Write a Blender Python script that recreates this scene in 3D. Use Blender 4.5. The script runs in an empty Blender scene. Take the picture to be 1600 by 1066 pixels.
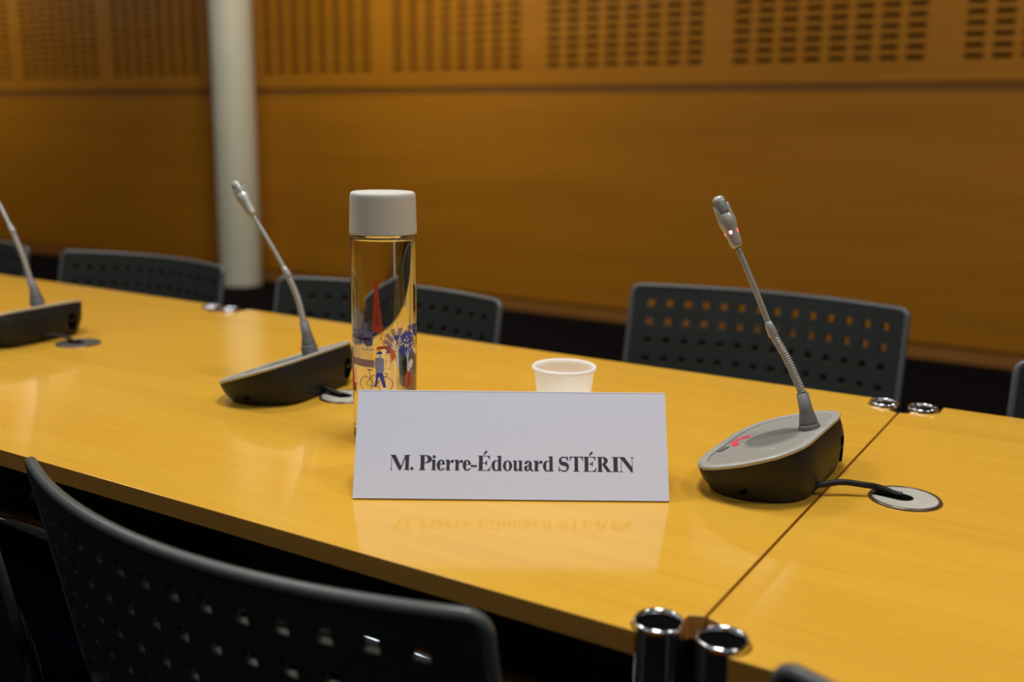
import bpy, bmesh, math, random
import numpy as np
from mathutils import Vector, Matrix
from mathutils.geometry import tessellate_polygon
random.seed(4)
C = bpy.context.scene.collection
PI = math.pi

# ------------------------------------------------------------------ camera
TH, PITCH, ROLL, F = math.radians(58.55), math.radians(11.77), math.radians(0.745), 1614.0
EYE = Vector((0, 0, 1.075))
def to_world(v):                       # camera-yaw frame -> table-aligned world
    x, y, z = v
    return Vector((math.sin(TH) * x - math.cos(TH) * y, math.cos(TH) * x + math.sin(TH) * y, z))
_f = Vector((0, math.cos(PITCH), -math.sin(PITCH)))
_r = Vector((1, 0, 0)); _u = _r.cross(_f)
_r2 = math.cos(ROLL) * _r + math.sin(ROLL) * _u
_u2 = -math.sin(ROLL) * _r + math.cos(ROLL) * _u
RT, UP, FW = to_world(_r2), to_world(_u2), to_world(_f)
cd = bpy.data.cameras.new('camera'); cam = bpy.data.objects.new('camera', cd); C.objects.link(cam)
cd.sensor_width = 36; cd.lens = F / 1600 * 36; cd.clip_start = .02
M3 = Matrix((RT, UP, -FW)).transposed()
cam.matrix_world = Matrix.Translation(EYE) @ M3.to_4x4()
cd.dof.use_dof = True; cd.dof.focus_distance = 1.0; cd.dof.aperture_fstop = 3.4
bpy.context.scene.camera = cam

# ------------------------------------------------------------------ light
w = bpy.data.worlds.new('world'); bpy.context.scene.world = w; w.use_nodes = True
w.node_tree.nodes['Background'].inputs[0].default_value = (.8, .85, 1, 1)
w.node_tree.nodes['Background'].inputs[1].default_value = .05
vs = bpy.context.scene.view_settings
vs.view_transform = 'Standard'; vs.look = 'None'; vs.gamma = 1; vs.use_curve_mapping = False; vs.exposure = 0.13
def area(name, loc, target, size, power, col=(1, 1, 1), size_y=None):
    l = bpy.data.lights.new(name, 'AREA'); l.energy = power; l.color = col; l.size = size
    if size_y: l.shape = 'RECTANGLE'; l.size_y = size_y
    o = bpy.data.objects.new(name, l); C.objects.link(o); o.location = loc
    o.rotation_euler = (Vector(target) - Vector(loc)).to_track_quat('-Z', 'Y').to_euler()
    return o
for x, y, pw in ((-3.4, 1.0, 16), (-1.9, 1.0, 18), (-.5, .95, 28), (1.1, 1.0, 14)):
    area('ceiling_downlight', (x, y, 2.95), (x, y + .05, 0), .5, pw, (1, .96, .89))
area('added_fill_strip', (-2.2, -.8, 2.9), (-2.0, .1, 0), 2.8, 15, (.70, .84, 1), .35)  # unseen cool lights added, made long to draw the chair-rim highlight
area('added_fill_strip', (.9, -.9, 2.9), (.7, .1, 0), 2.0, 7, (.70, .84, 1), .35)
for x, pw in ((-8.8, 28), (-3.7, 32), (.2, 13), (3.6, 15), (6.6, 12)):
    area('added_wall_fill', (x, 3.75, 2.95), (x, 5.0, .9), .5, pw, (1, .9, .75))  # unseen fill lights added to brighten the back wall and column

# ------------------------------------------------------------------ materials
def mat(name, col, rough=.5, metal=0., spec=.5, emit=None, es=0., coat=0.):
    m = bpy.data.materials.new(name); m.use_nodes = True
    b = m.node_tree.nodes['Principled BSDF']
    b.inputs['Base Color'].default_value = (*col, 1); b.inputs['Roughness'].default_value = rough
    b.inputs['Metallic'].default_value = metal; b.inputs['Specular IOR Level'].default_value = spec
    b.inputs['Coat Weight'].default_value = coat
    if emit: b.inputs['Emission Color'].default_value = (*emit, 1); b.inputs['Emission Strength'].default_value = es
    return m
def noise_mix(m, c1, c2, scale, mapping=(1, 1, 1), detail=6, bump=0., rough=None, lo=.3, hi=.7, dist=.002):
    nt = m.node_tree; N = nt.nodes; L = nt.links; b = N['Principled BSDF']
    tc = N.new('ShaderNodeTexCoord'); mp = N.new('ShaderNodeMapping'); mp.inputs['Scale'].default_value = mapping
    no = N.new('ShaderNodeTexNoise'); no.inputs['Scale'].default_value = scale; no.inputs['Detail'].default_value = detail
    r = N.new('ShaderNodeValToRGB'); r.color_ramp.elements[0].position = lo; r.color_ramp.elements[1].position = hi
    r.color_ramp.elements[0].color = (*c1, 1); r.color_ramp.elements[1].color = (*c2, 1)
    L.new(tc.outputs['Object'], mp.inputs[0]); L.new(mp.outputs[0], no.inputs['Vector']); L.new(no.outputs['Fac'], r.inputs[0])
    L.new(r.outputs[0], b.inputs['Base Color'])
    if bump:
        bp = N.new('ShaderNodeBump'); bp.inputs['Strength'].default_value = bump; bp.inputs['Distance'].default_value = dist
        L.new(no.outputs['Fac'], bp.inputs['Height']); L.new(bp.outputs[0], b.inputs['Normal'])
    return m
M = {}
def wood(name, c1, c2, rough, mapping, fine=(6, 160, 160)):
    """veneer: broad cathedral drift plus fine pores, both stretched along the grain (local X)"""
    m = mat(name, c1, rough); nt = m.node_tree; N = nt.nodes; L = nt.links; b = N['Principled BSDF']
    tc = N.new('ShaderNodeTexCoord')
    mp = N.new('ShaderNodeMapping'); mp.inputs['Scale'].default_value = mapping
    mf = N.new('ShaderNodeMapping'); mf.inputs['Scale'].default_value = fine
    n1 = N.new('ShaderNodeTexNoise'); n1.inputs['Scale'].default_value = 1; n1.inputs['Detail'].default_value = 5; n1.inputs['Distortion'].default_value = .6
    n2 = N.new('ShaderNodeTexNoise'); n2.inputs['Scale'].default_value = 1; n2.inputs['Detail'].default_value = 3
    for a, c in ((mp, n1), (mf, n2)):
        L.new(tc.outputs['Object'], a.inputs[0]); L.new(a.outputs[0], c.inputs['Vector'])
    mm = N.new('ShaderNodeMath'); mm.operation = 'MULTIPLY_ADD'; mm.inputs[1].default_value = .45
    ad = N.new('ShaderNodeMath'); ad.operation = 'MULTIPLY'; ad.inputs[1].default_value = .55
    L.new(n1.outputs['Fac'], ad.inputs[0]); L.new(n2.outputs['Fac'], mm.inputs[0]); L.new(ad.outputs[0], mm.inputs[2])
    r = N.new('ShaderNodeValToRGB'); r.color_ramp.elements[0].position = .28; r.color_ramp.elements[1].position = .70
    r.color_ramp.elements[0].color = (*c1, 1); r.color_ramp.elements[1].color = (*c2, 1)
    L.new(mm.outputs[0], r.inputs[0]); L.new(r.outputs[0], b.inputs['Base Color'])
    return m
M['top'] = wood('table_veneer', (.70, .37, .036), (.80, .455, .054), .11, (1.6, 14, 14))
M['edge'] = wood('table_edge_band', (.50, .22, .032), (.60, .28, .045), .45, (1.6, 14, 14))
M['wall'] = wood('wall_veneer', (.36, .140, .006), (.48, .195, .010), .5, (.35, 5, 5), (1.2, 40, 40)); M['wall'].node_tree.nodes['Principled BSDF'].inputs['Specular IOR Level'].default_value = .2
M['gap'] = mat('dark_recess', (.012, .007, .004), .9)
M['carpet'] = noise_mix(mat('charcoal_carpet', (.004, .004, .006), 1, spec=.05), (.003, .003, .004), (.007, .006, .008), 300, bump=.3)
M['ceil'] = mat('ceiling_paint', (.5, .48, .44), .9)
M['column'] = noise_mix(mat('column_paint', (.62, .60, .50), .45), (.64, .65, .52), (.70, .71, .58), 3)
M['chrome'] = mat('chrome', (.75, .75, .76), .08, 1)
M['satin'] = noise_mix(mat('satin_steel', (.62, .61, .56), .45, .15), (.50, .49, .43), (.60, .59, .53), 60, (1, 1, 1))
M['darksatin'] = mat('dark_satin_steel', (.12, .12, .11), .4, .4)
M['bronze'] = mat('brown_ring', (.16, .11, .08), .3, .6)
M['black'] = noise_mix(mat('black_plastic', (.012, .013, .013), .5, spec=.35), (.009, .009, .009), (.014, .014, .014), 120, bump=.15, dist=.0004)
M['chair'] = noise_mix(mat('chair_plastic', (.02, .024, .024), .30), (.020, .025, .023), (.028, .033, .030), 90, bump=.12, dist=.0004)
M['rim'] = mat('chair_rim_highlight', (.085, .092, .09), .34)  # paler than the shell: the rim's highlight is put into its base colour
M['fabric'] = noise_mix(mat('seat_fabric', (.006, .006, .014), .95, spec=.1), (.005, .005, .012), (.01, .01, .02), 250, bump=.3)
M['panel'] = mat('black_steel', (.010, .010, .011), .45)
M['greymetal'] = mat('grey_steel', (.30, .31, .33), .5)
M['silver'] = noise_mix(mat('silver_plastic', (.25, .245, .23), .3, .1), (.46, .46, .43), (.50, .50, .475), 200)
M['silver2'] = mat('silver_plate', (.36, .36, .335), .4, .1)
M['grille'] = mat('speaker_mesh', (.27, .275, .26), .5, .1)
M['neck'] = mat('neck_steel', (.36, .36, .355), .3, .25)
M['boot'] = mat('grey_boot', (.15, .147, .145), .5)
M['head'] = mat('mic_head_silver', (.46, .47, .43), .28, .3)
M['hole'] = mat('dark_hole', (.004, .004, .004), .9, spec=0)
M['led'] = mat('red_led', (.6, .05, .06), .3, emit=(1, .06, .08), es=3.2)
M['ledhot'] = mat('red_led_hot', (.9, .3, .3), .3, emit=(1, .33, .33), es=2.6)
M['button'] = mat('lit_red_button', (.35, .04, .06), .4, emit=(.8, .04, .10), es=.55)
M['icon'] = mat('white_icon', (.6, .6, .58), .5)
M['dimicon'] = mat('grey_icon', (.12, .12, .11), .5)
M['paper'] = noise_mix(mat('white_card', (.80, .81, .90), .6, spec=.3), (.73, .77, .93), (.77, .81, .97), 400, bump=.05, dist=.0003)
M['ink'] = mat('black_ink', (.045, .043, .062), .55, spec=.3)
M['cup'] = mat('paper_cup', (.92, .90, .85), .55)
_b = M['cup'].node_tree.nodes['Principled BSDF']; _b.inputs['Subsurface Weight'].default_value = 1; _b.inputs['Subsurface Radius'].default_value = (1, 1, .9); _b.inputs['Subsurface Scale'].default_value = .012
M['cap'] = noise_mix(mat('grey_cap', (.42, .40, .37), .6), (.60, .59, .54), (.65, .64, .59), 500, bump=.1, dist=.0002)
M['prtred'] = mat('print_red', (.62, .06, .015), .5)
M['prtorange'] = mat('print_orange', (.80, .16, .03), .5)
M['prtblue'] = mat('print_blue', (.035, .07, .42), .5)
M['prtnavy'] = mat('print_navy', (.02, .03, .13), .5)
M['prtlilac'] = mat('print_lilac', (.20, .21, .42), .5)
M['prtgrey'] = mat('print_grey', (.33, .36, .48), .5)
M['prtwhite'] = mat('print_white', (.75, .75, .8), .5)
M['prtmauve'] = mat('print_mauve', (.36, .25, .24), .5)
def glassmat(name, col, ior, rough=0.):
    m = bpy.data.materials.new(name); m.use_nodes = True
    b = m.node_tree.nodes['Principled BSDF']; b.inputs['Base Color'].default_value = (*col, 1)
    b.inputs['Transmission Weight'].default_value = 1; b.inputs['IOR'].default_value = ior; b.inputs['Roughness'].default_value = rough
    return m
M['glass'] = glassmat('clear_glass', (1, 1, 1), 1.47)
M['water'] = glassmat('water', (.985, .99, .985), 1.33)

# ------------------------------------------------------------------ helpers
def link(name, bm, m, parent=None, smooth=False, bevel=0., seg=2, angle=40):
    me = bpy.data.meshes.new(name); bmesh.ops.recalc_face_normals(bm, faces=bm.faces); bm.to_mesh(me); bm.free()
    for mm in (m if isinstance(m, (list, tuple)) else [m]): me.materials.append(mm)
    o = bpy.data.objects.new(name, me); C.objects.link(o)
    if parent: o.parent = parent
    if smooth:
        for p in me.polygons: p.use_smooth = True
    if bevel:
        b = o.modifiers.new('b', 'BEVEL'); b.width = bevel; b.segments = seg; b.limit_method = 'ANGLE'; b.angle_limit = math.radians(angle)
        for p in me.polygons: p.use_smooth = True
        wn = o.modifiers.new('w', 'WEIGHTED_NORMAL'); wn.keep_sharp = True
    return o
def thing(name, label, cat, loc=(0, 0, 0), rz=0, group=None):
    o = bpy.data.objects.new(name, None); C.objects.link(o); o.location = loc; o.rotation_euler = (0, 0, rz)
    o.empty_display_size = .05; o['label'] = label; o['category'] = cat
    if group: o['group'] = group
    return o
def struct(o): o['kind'] = 'structure'; return o
def box(bm, a, b):
    v = [bm.verts.new((x, y, z)) for z in (a[2], b[2]) for x, y in ((a[0], a[1]), (b[0], a[1]), (b[0], b[1]), (a[0], b[1]))]
    for q in ((3, 2, 1, 0), (4, 5, 6, 7), (0, 1, 5, 4), (1, 2, 6, 5), (2, 3, 7, 6), (3, 0, 4, 7)): bm.faces.new([v[i] for i in q])
def prism(bm, pts, z0, z1, mi_side=0, mi_top=0):
    n = len(pts); a = [bm.verts.new((x, y, z0)) for x, y in pts]; b = [bm.verts.new((x, y, z1)) for x, y in pts]
    f = bm.faces.new(b); f.material_index = mi_top
    f = bm.faces.new(a[::-1]); f.material_index = mi_side
    for i in range(n):
        j = (i + 1) % n; f = bm.faces.new((a[i], a[j], b[j], b[i])); f.material_index = mi_side
def lathe(bm, prof, n=48, c=(0, 0), close=True):
    rings = []
    for r, z in prof:
        if r < 1e-6: rings.append([bm.verts.new((c[0], c[1], z))])
        else: rings.append([bm.verts.new((c[0] + r * math.cos(2 * PI * i / n), c[1] + r * math.sin(2 * PI * i / n), z)) for i in range(n)])
    for A, B in zip(rings, rings[1:]):
        for i in range(n):
            j = (i + 1) % n
            if len(A) == 1 and len(B) == 1: continue
            if len(A) == 1: bm.faces.new((A[0], B[i], B[j]))
            elif len(B) == 1: bm.faces.new((A[i], A[j], B[0]))
            else: bm.faces.new((A[i], A[j], B[j], B[i]))
def tube(bm, pts, rad, n=12, caps=True):
    pts = [Vector(p) for p in pts]; m = len(pts)
    if not hasattr(rad, '__len__'): rad = [rad] * m
    prev = None; rings = []
    for i, p in enumerate(pts):
        t = (pts[min(i + 1, m - 1)] - pts[max(i - 1, 0)]).normalized()
        if prev is None:
            s = t.cross(Vector((0, 0, 1)));  s = s if s.length > .1 else t.cross(Vector((1, 0, 0)))
        else: s = prev - t * prev.dot(t)
        s.normalize(); prev = s; q = t.cross(s)
        rings.append([bm.verts.new(p + rad[i] * (math.cos(2 * PI * k / n) * s + math.sin(2 * PI * k / n) * q)) for k in range(n)])
    for A, B in zip(rings, rings[1:]):
        for i in range(n):
            j = (i + 1) % n; bm.faces.new((A[i], A[j], B[j], B[i]))
    if caps: bm.faces.new(rings[0][::-1]); bm.faces.new(rings[-1])
def spline(pts, n=8):
    pts = [Vector(p) for p in pts]; P = [2 * pts[0] - pts[1]] + pts + [2 * pts[-1] - pts[-2]]; out = []
    for i in range(1, len(P) - 2):
        for k in range(n):
            t = k / n; a, b, c, d = P[i - 1:i + 3]
            out.append(.5 * ((2 * b) + (c - a) * t + (2 * a - 5 * b + 4 * c - d) * t * t + (3 * b - a - 3 * c + d) * t ** 3))
    return out + [pts[-1]]
def perforated(bm, xs, zs, hole, fn, th):
    """grid sheet with square openings; fn(x, z, depth) maps to 3D"""
    nx, nz = len(xs) - 1, len(zs) - 1
    keep = [[not hole(i, j) for j in range(nz)] for i in range(nx)]
    V = {}
    def v(i, j, s):
        if (i, j, s) not in V: V[(i, j, s)] = bm.verts.new(fn(xs[i], zs[j], s * th))
        return V[(i, j, s)]
    for i in range(nx):
        for j in range(nz):
            if not keep[i][j]: continue
            bm.faces.new((v(i, j, 0), v(i + 1, j, 0), v(i + 1, j + 1, 0), v(i, j + 1, 0)))
            bm.faces.new((v(i, j, 1), v(i, j + 1, 1), v(i + 1, j + 1, 1), v(i + 1, j, 1)))
            for (di, dj, a, b) in ((-1, 0, (i, j), (i, j + 1)), (1, 0, (i + 1, j), (i + 1, j + 1)), (0, -1, (i, j), (i + 1, j)), (0, 1, (i, j + 1), (i + 1, j + 1))):
                ii, jj = i + di, j + dj
                if not (0 <= ii < nx and 0 <= jj < nz and keep[ii][jj]):
                    bm.faces.new((v(*a, 0), v(*b, 0), v(*b, 1), v(*a, 1)))
def copy_tree(o, parent=None):
    c = o.copy(); C.objects.link(c)
    if parent: c.parent = parent
    for ch in [k for k in o.children]: copy_tree(ch, c)
    return c

# ------------------------------------------------------------------ setting
WY = 5.2
bm = bmesh.new(); box(bm, (-14, -3.5, -.1), (9, WY + .3, 0)); struct(link('floor', bm, M['carpet']))
bm = bmesh.new(); box(bm, (-14, -3.5, 3.1), (9, WY + .3, 3.2)); struct(link('ceiling', bm, M['ceil']))
bm = bmesh.new(); box(bm, (-14, -3.6, 0), (9, -3.5, 3.1)); struct(link('wall_front', bm, M['wall']))
bm = bmesh.new(); box(bm, (-14.1, -3.5, 0), (-14, WY + .3, 3.1)); struct(link('wall_left', bm, M['wall']))
bm = bmesh.new(); box(bm, (9, -3.5, 0), (9.1, WY + .3, 3.1)); struct(link('wall_right', bm, M['wall']))
bm = bmesh.new(); box(bm, (-14, WY + .06, 0), (9, WY + .3, 3.1)); wall = struct(link('wall_back', bm, M['gap']))
def wpart(name, bm, m, **k): return link(name, bm, m, wall, **k)
for k in range(6):                                   # long lower veneer boards
    bm = bmesh.new(); box(bm, (-14 + k * 3.8, WY, .075), (-14 + (k + 1) * 3.8 + (.4 if k == 5 else 0), WY + .025, 1.258)); wpart('wood_panel', bm, M['wall'])
bm = bmesh.new(); box(bm, (-14, WY + .009, 1.262), (9, WY + .05, 1.304)); wpart('joint_strip', bm, mat('joint_strip_wood', (.20, .078, .004), .7))
bm = bmesh.new(); box(bm, (-14, WY - .012, .0), (9, WY + .02, .060)); struct(link('baseboard_back', bm, wood('baseboard_wood', (.30, .125, .02), (.36, .15, .026), .5, (.5, 6, 6))))
P = 1.088
starts = [.282, -.802, -1.890, -2.975, -4.068, -5.155, -6.685, -7.777, -8.865, -9.953, -11.04]   # viewer-left end of each slot field
slot_w, pit, n_col = .083, .1195, 8
def slotted(x0, x1, first):
    """one veneered board with eight columns of milled slots"""
    zs = [1.30, 1.400]
    z = 1.400
    while z < 2.45:
        zs += [z + .023, z + .048]; z += .048
    zs = sorted(set(round(v, 4) for v in zs)) + [3.08]
    xs = [x0]
    for c in range(n_col): xs += [first + c * pit, first + c * pit + slot_w]
    xs.append(x1)
    bm = bmesh.new()
    perforated(bm, xs, zs, lambda i, j: (i % 2 == 1) and (j % 2 == 1) and j < len(zs) - 2, lambda x, z, d: (x, WY + d, z), .02)
    wpart('slotted_panel', bm, M['wall'])
for q, s in enumerate(starts):
    nxt = starts[q - 1] - .086 if q and starts[q - 1] - s < 1.2 else s + P - .086
    slotted(s - .086, nxt, s)
bm = bmesh.new(); box(bm, (-5.155 - .086, WY, 1.30), (-6.685 - .086 + P, WY + .02, 3.08)); wpart('plain_panel', bm, M['wall'])
bm = bmesh.new(); box(bm, (.282 + P - .086, WY, 1.30), (9, WY + .02, 3.08)); wpart('plain_panel', bm, M['wall'])
bm = bmesh.new(); box(bm, (-14, WY, 1.30), (-11.126, WY + .02, 3.08)); wpart('plain_panel', bm, M['wall'])
bm = bmesh.new(); lathe(bm, [(0, 0), (.137, 0), (.137, 3.1), (0, 3.1)], 64)
col = link('column', bm, M['column'], smooth=True, bevel=.001); col.location = (-5.19, 4.96, 0); struct(col)
col['label'] = 'round cream painted column standing before the back wall'

# ------------------------------------------------------------------ tables
ZT = .74; TN, TF = .597, 1.335
SEAMS = [-2.62, -1.425, -.2312, .962]
def notch(cx, cy, sx, sy, seam, edge):
    """corner outline cut around a leg tube; sx = +1 when the corner is at the table's right end, sy=+1 far side"""
    r = .0192
    pts = [(seam, cy - sy * .030), (seam - sx * .010, cy - sy * .026)]
    aend = 180 + math.degrees(math.asin(abs(cy - edge) / r)) if abs(cy - edge) < r else 180
    for k in range(9):
        a = math.radians(55 + k * (aend - 55) / 8)
        pts.append((cx + sx * r * math.cos(a), cy - sy * r * math.sin(a)))
    if aend == 180: pts.append((cx - sx * r, edge))
    return pts
def leg(parent, x, y):
    bm = bmesh.new()
    lathe(bm, [(.0148, .722), (.0148, .741), (.0155, .7435), (.0166, .7447), (.0177, .743), (.0180, .739), (.0180, .02), (.0148, .02), (.0148, .722)], 40, (x, y))
    l = link('leg', bm, M['chrome'], parent, smooth=True)
    bm = bmesh.new(); lathe(bm, [(0, .7335), (.0149, .7335), (.0149, .7395), (0, .7395)], 32, (x, y)); link('plug', bm, M['hole'], l)
    bm = bmesh.new(); lathe(bm, [(0, 0), (.0212, 0), (.0212, .012), (.019, .02), (0, .02)], 32, (x, y)); link('foot', bm, M['black'], l, smooth=True, bevel=.002)
def table(k, label):
    x0, x1 = SEAMS[k] + .0011, SEAMS[k + 1] - .0011
    L_, R_ = SEAMS[k] + .0232, SEAMS[k + 1] - .0228
    yn, yf = .6135, 1.308
    t = thing('conference_table', label, 'table', ((x0 + x1) / 2, (TN + TF) / 2, 0), group='conference tables in a row')
    ox, oy = t.location.x, t.location.y
    c = []
    c += notch(R_, yn, 1, -1, x1, TN)[::-1]          # near right, from edge up to the seam
    c += notch(R_, yf, 1, 1, x1, TF)
    c += notch(L_, yf, -1, 1, x0, TF)[::-1]
    c += notch(L_, yn, -1, -1, x0, TN)
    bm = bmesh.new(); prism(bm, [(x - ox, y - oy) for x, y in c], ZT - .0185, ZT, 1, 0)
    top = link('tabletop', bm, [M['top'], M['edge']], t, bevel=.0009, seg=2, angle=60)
    for x, y in ((L_, yn), (R_, yn), (L_, yf), (R_, yf)): leg(t, x - ox, y - oy)
    # perforated modesty panel hanging under the top
    xs = [x0 + .05 - ox]; n = int((x1 - x0 - .14) / .0405)
    for i in range(n): a = x0 + .08 - ox + i * .0405; xs += [a, a + .0145]
    xs.append(x1 - .05 - ox)
    zs = [.505]; 
    for j in range(4): a = .525 + j * .0405; zs += [a, a + .0145]
    zs.append(.715)
    bm = bmesh.new(); perforated(bm, xs, zs, lambda i, j: i % 2 == 1 and j % 2 == 1, lambda x, z, d: (x, .80 - oy + d, z), .0025)
    link('modesty_panel', bm, M['panel'], t)
    bm = bmesh.new(); box(bm, (x0 + .10 - ox, .815 - oy, .53), (x1 - .10 - ox, .93 - oy, .536)); box(bm, (x0 + .10 - ox, .925 - oy, .53), (x1 - .10 - ox, .93 - oy, .60)); link('hole_backing', bm, M['greymetal'], t)  # unseen grey sheet added behind the panel to lighten its holes
    bm = bmesh.new(); tube(bm, [(x0 + .03 - ox, .612 - oy, .655), (x1 - .03 - ox, .612 - oy, .655)], .0125, 20); link('crossbar', bm, M['chrome'], t, smooth=True)
    bm = bmesh.new(); tube(bm, [(x0 + .03 - ox, 1.2 - oy, .69), (x1 - .03 - ox, 1.2 - oy, .69)], .0125, 20); link('crossbar', bm, M['chrome'], t, smooth=True)
    return t
table(1, 'middle light wood conference table carrying the name card and glass bottle')
table(2, 'right-hand light wood conference table holding the nearest cable grommet')
table(0, 'far left light wood conference table mostly cut off by the frame')

# ------------------------------------------------------------------ chairs
def make_chair(label, x, y, rz, W2=.250, Z1=.780):
    t = thing('perforated_chair', label, 'chair', (x, y, 0), rz, 'perforated black conference chairs')
    Z0, TH_ = .47, .0075
    def fn(u, z, d):
        rr = .012; dz = z - (Z1 - rr); w_ = W2
        if dz > 0: w_ = W2 - (rr - math.sqrt(max(0, rr * rr - dz * dz)))
        db = (Z0 + .05) - z
        if db > 0: w_ = W2 - (.05 - math.sqrt(max(0, .0025 - db * db)))
        uu = u / W2 * w_
        yy = .86 * uu * uu + (Z1 - z) * .20
        nx = -2 * .86 * uu; l = math.hypot(nx, 1)
        return (uu + nx / l * d, yy + d / l, z)
    pitch, hs = .0332, .0125
    xs = [-W2, -W2 + .006]
    for i in range(14): a = -6.5 * pitch + i * pitch - hs / 2; xs += [a, a + hs]
    xs += [W2 - .006, W2]
    zs = [Z0, Z0 + .006, Z0 + .014, Z0 + .026]
    rows = [Z1 - .0315 - k * .0345 for k in range(6)][::-1]
    for zc in rows: zs += [zc - hs / 2, zc + hs / 2]
    hz0 = 4
    zs += [Z1 - .017, Z1 - .010, Z1 - .006, Z1 - .002, Z1]
    bm = bmesh.new()
    perforated(bm, xs, zs, lambda i, j: 2 <= i < 29 and i % 2 == 0 and 4 <= j < 16 and j % 2 == 0, fn, TH_)
    back = link('backrest', bm, M['chair'], t, smooth=False)
    # rounded rim bead round the shell
    path = [fn(W2 * s, Z0 + .05 + k * (Z1 - .012 - Z0 - .05) / 5, TH_ / 2) for s in (-1,) for k in range(6)]
    path += [fn(-W2, Z1 - .012 + .012 * math.sin(a), TH_ / 2) for a in (.4, .8, 1.2, 1.5)]
    path += [fn(-W2 + 2 * W2 * k / 24, Z1, TH_ / 2) for k in range(1, 24)]
    path += [fn(W2, Z1 - .012 + .012 * math.sin(a), TH_ / 2) for a in (1.5, 1.2, .8, .4)]
    path += [fn(W2, Z0 + .05 + k * (Z1 - .012 - Z0 - .05) / 5, TH_ / 2) for k in range(5, -1, -1)]
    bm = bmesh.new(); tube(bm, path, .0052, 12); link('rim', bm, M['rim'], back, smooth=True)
    bm = bmesh.new()                                  # padded seat
    prism(bm, [(.22 * sx * (1 if abs(yy) > .0 else 1), yy) for sx, yy in ((-1, .10), (1, .10), (1.04, .46), (.9, .52), (-.9, .52), (-1.04, .46))], .425, .465)
    link('seat', bm, M['fabric'], t, bevel=.015, seg=3)
    for s in (-1, 1):                                 # bent tube frames and legs
        bm = bmesh.new(); tube(bm, spline([(s * .235, .14, .0), (s * .235, .14, .30), (s * .235, .12, .50), (s * .235, .09, .62)], 6), .0115, 14); link('leg', bm, M['chrome'], t, smooth=True)
        bm = bmesh.new(); tube(bm, spline([(s * .235, .46, .0), (s * .235, .45, .30), (s * .235, .44, .42), (s * .235, .30, .435), (s * .235, .14, .435)], 6), .0115, 14); link('leg', bm, M['chrome'], t, smooth=True)
    bm = bmesh.new(); tube(bm, [(-.235, .14, .40), (.235, .14, .40)], .010, 12); link('crossbar', bm, M['chrome'], t, smooth=True)
    return t
# far side of the table, facing the viewer (rz = pi): back shells at Y about 1.5-1.85
make_chair('black perforated chair behind the far edge, directly behind the right-hand microphone', -.574, 1.850, PI + .028)
make_chair('black perforated chair behind the clear glass bottle', -1.175, 1.522, PI + .035)
make_chair('black perforated chair in front of the cream column\'s left side', -1.857, 1.535, PI + .04)
make_chair('black perforated chair cut off by the right frame edge behind the table', .125, 1.53, PI)
make_chair('black perforated chair at the far left frame edge behind the table', -2.463, 1.50, PI + .04)
# near side, seen from behind
make_chair('large black perforated chair in the near foreground, seen from behind', -.582, .455, -.065, .258, .7755)
make_chair('black perforated chair at the left frame edge in the foreground', -1.205, .47, .05)
make_chair('blurred black chair top just poking into the bottom edge, right of the chrome tubes', .103, .484, .03)

# ------------------------------------------------------------------ name card (folded in three, standing as a tent)
cardA = Vector((-.587, .685, ZT)); cardB = Vector((-.342, .838, ZT))
ex = (cardB - cardA).normalized(); CW = (cardB - cardA).length
card = thing('name_card', 'white folded tent name card with bold black printed name', 'name card', cardA, math.atan2(ex.y, ex.x))
HT, HD = .0885, .0525
pts = [(0, .0012), (HD, HT + .0012), (2 * HD, .0012)]
def plate(bm, a, b, th):
    (y0, z0), (y1, z1) = a, b; l = math.hypot(y1 - y0, z1 - z0); ny, nz = -(z1 - z0) / l * th, (y1 - y0) / l * th
    v = [bm.verts.new(q) for q in ((0, y0, z0), (CW, y0, z0), (CW, y1, z1), (0, y1, z1), (0, y0 - ny, z0 - nz), (CW, y0 - ny, z0 - nz), (CW, y1 - ny, z1 - nz), (0, y1 - ny, z1 - nz))]
    for q in ((0, 1, 2, 3), (7, 6, 5, 4), (0, 4, 5, 1), (1, 5, 6, 2), (2, 6, 7, 3), (3, 7, 4, 0)): bm.faces.new([v[i] for i in q])
for nm, a, b in (('front_leaf', pts[0], pts[1]), ('back_leaf', pts[1], pts[2]), ('base_leaf', (2 * HD, .0018), (0, .0018))):
    bm = bmesh.new(); plate(bm, a, b, .0006 if nm != 'base_leaf' else -.0005); o = link(nm, bm, M['paper'], card)
    if nm == 'front_leaf': front = o

# lettering, condensed bold serif, drawn as outlines in cap-height units
def arc(cx, cy, rx, ry, a0, a1, n=14): return [(cx + rx * math.cos(math.radians(a0 + (a1 - a0) * k / n)), cy + ry * math.sin(math.radians(a0 + (a1 - a0) * k / n))) for k in range(n + 1)]
def rect(x0, y0, x1, y1): return [[(x0, y0), (x1, y0), (x1, y1), (x0, y1)]]
def ring(cx, cy, rx, ry, ix, iy, a0=0, a1=360, icx=None, n=26):
    o = arc(cx, cy, rx, ry, a0, a1, n); i = arc(cx if icx is None else icx, cy, ix, iy, a0, a1, n)
    return [[o[k], o[k + 1], i[k + 1], i[k]] for k in range(n)]
HL = .032; ST = .245
def stem(x, y0=0, y1=1, sb=.09, st=.09, left=True, right=True, s=ST, top=True, bot=True):
    out = rect(x, y0, x + s, y1)
    for on, y, d in ((bot, y0, 1), (top, y1, -1)):
        if not on: continue
        out += rect(x - (sb if left else 0), min(y, y + d * HL), x + s + (sb if right else 0), max(y, y + d * HL))
        if left: out.append([(x - .035, y + d * HL), (x, y + d * HL), (x, y + d * .075)])
        if right: out.append([(x + s, y + d * HL), (x + s + .035, y + d * HL), (x + s, y + d * .075)])
    return out
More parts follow.
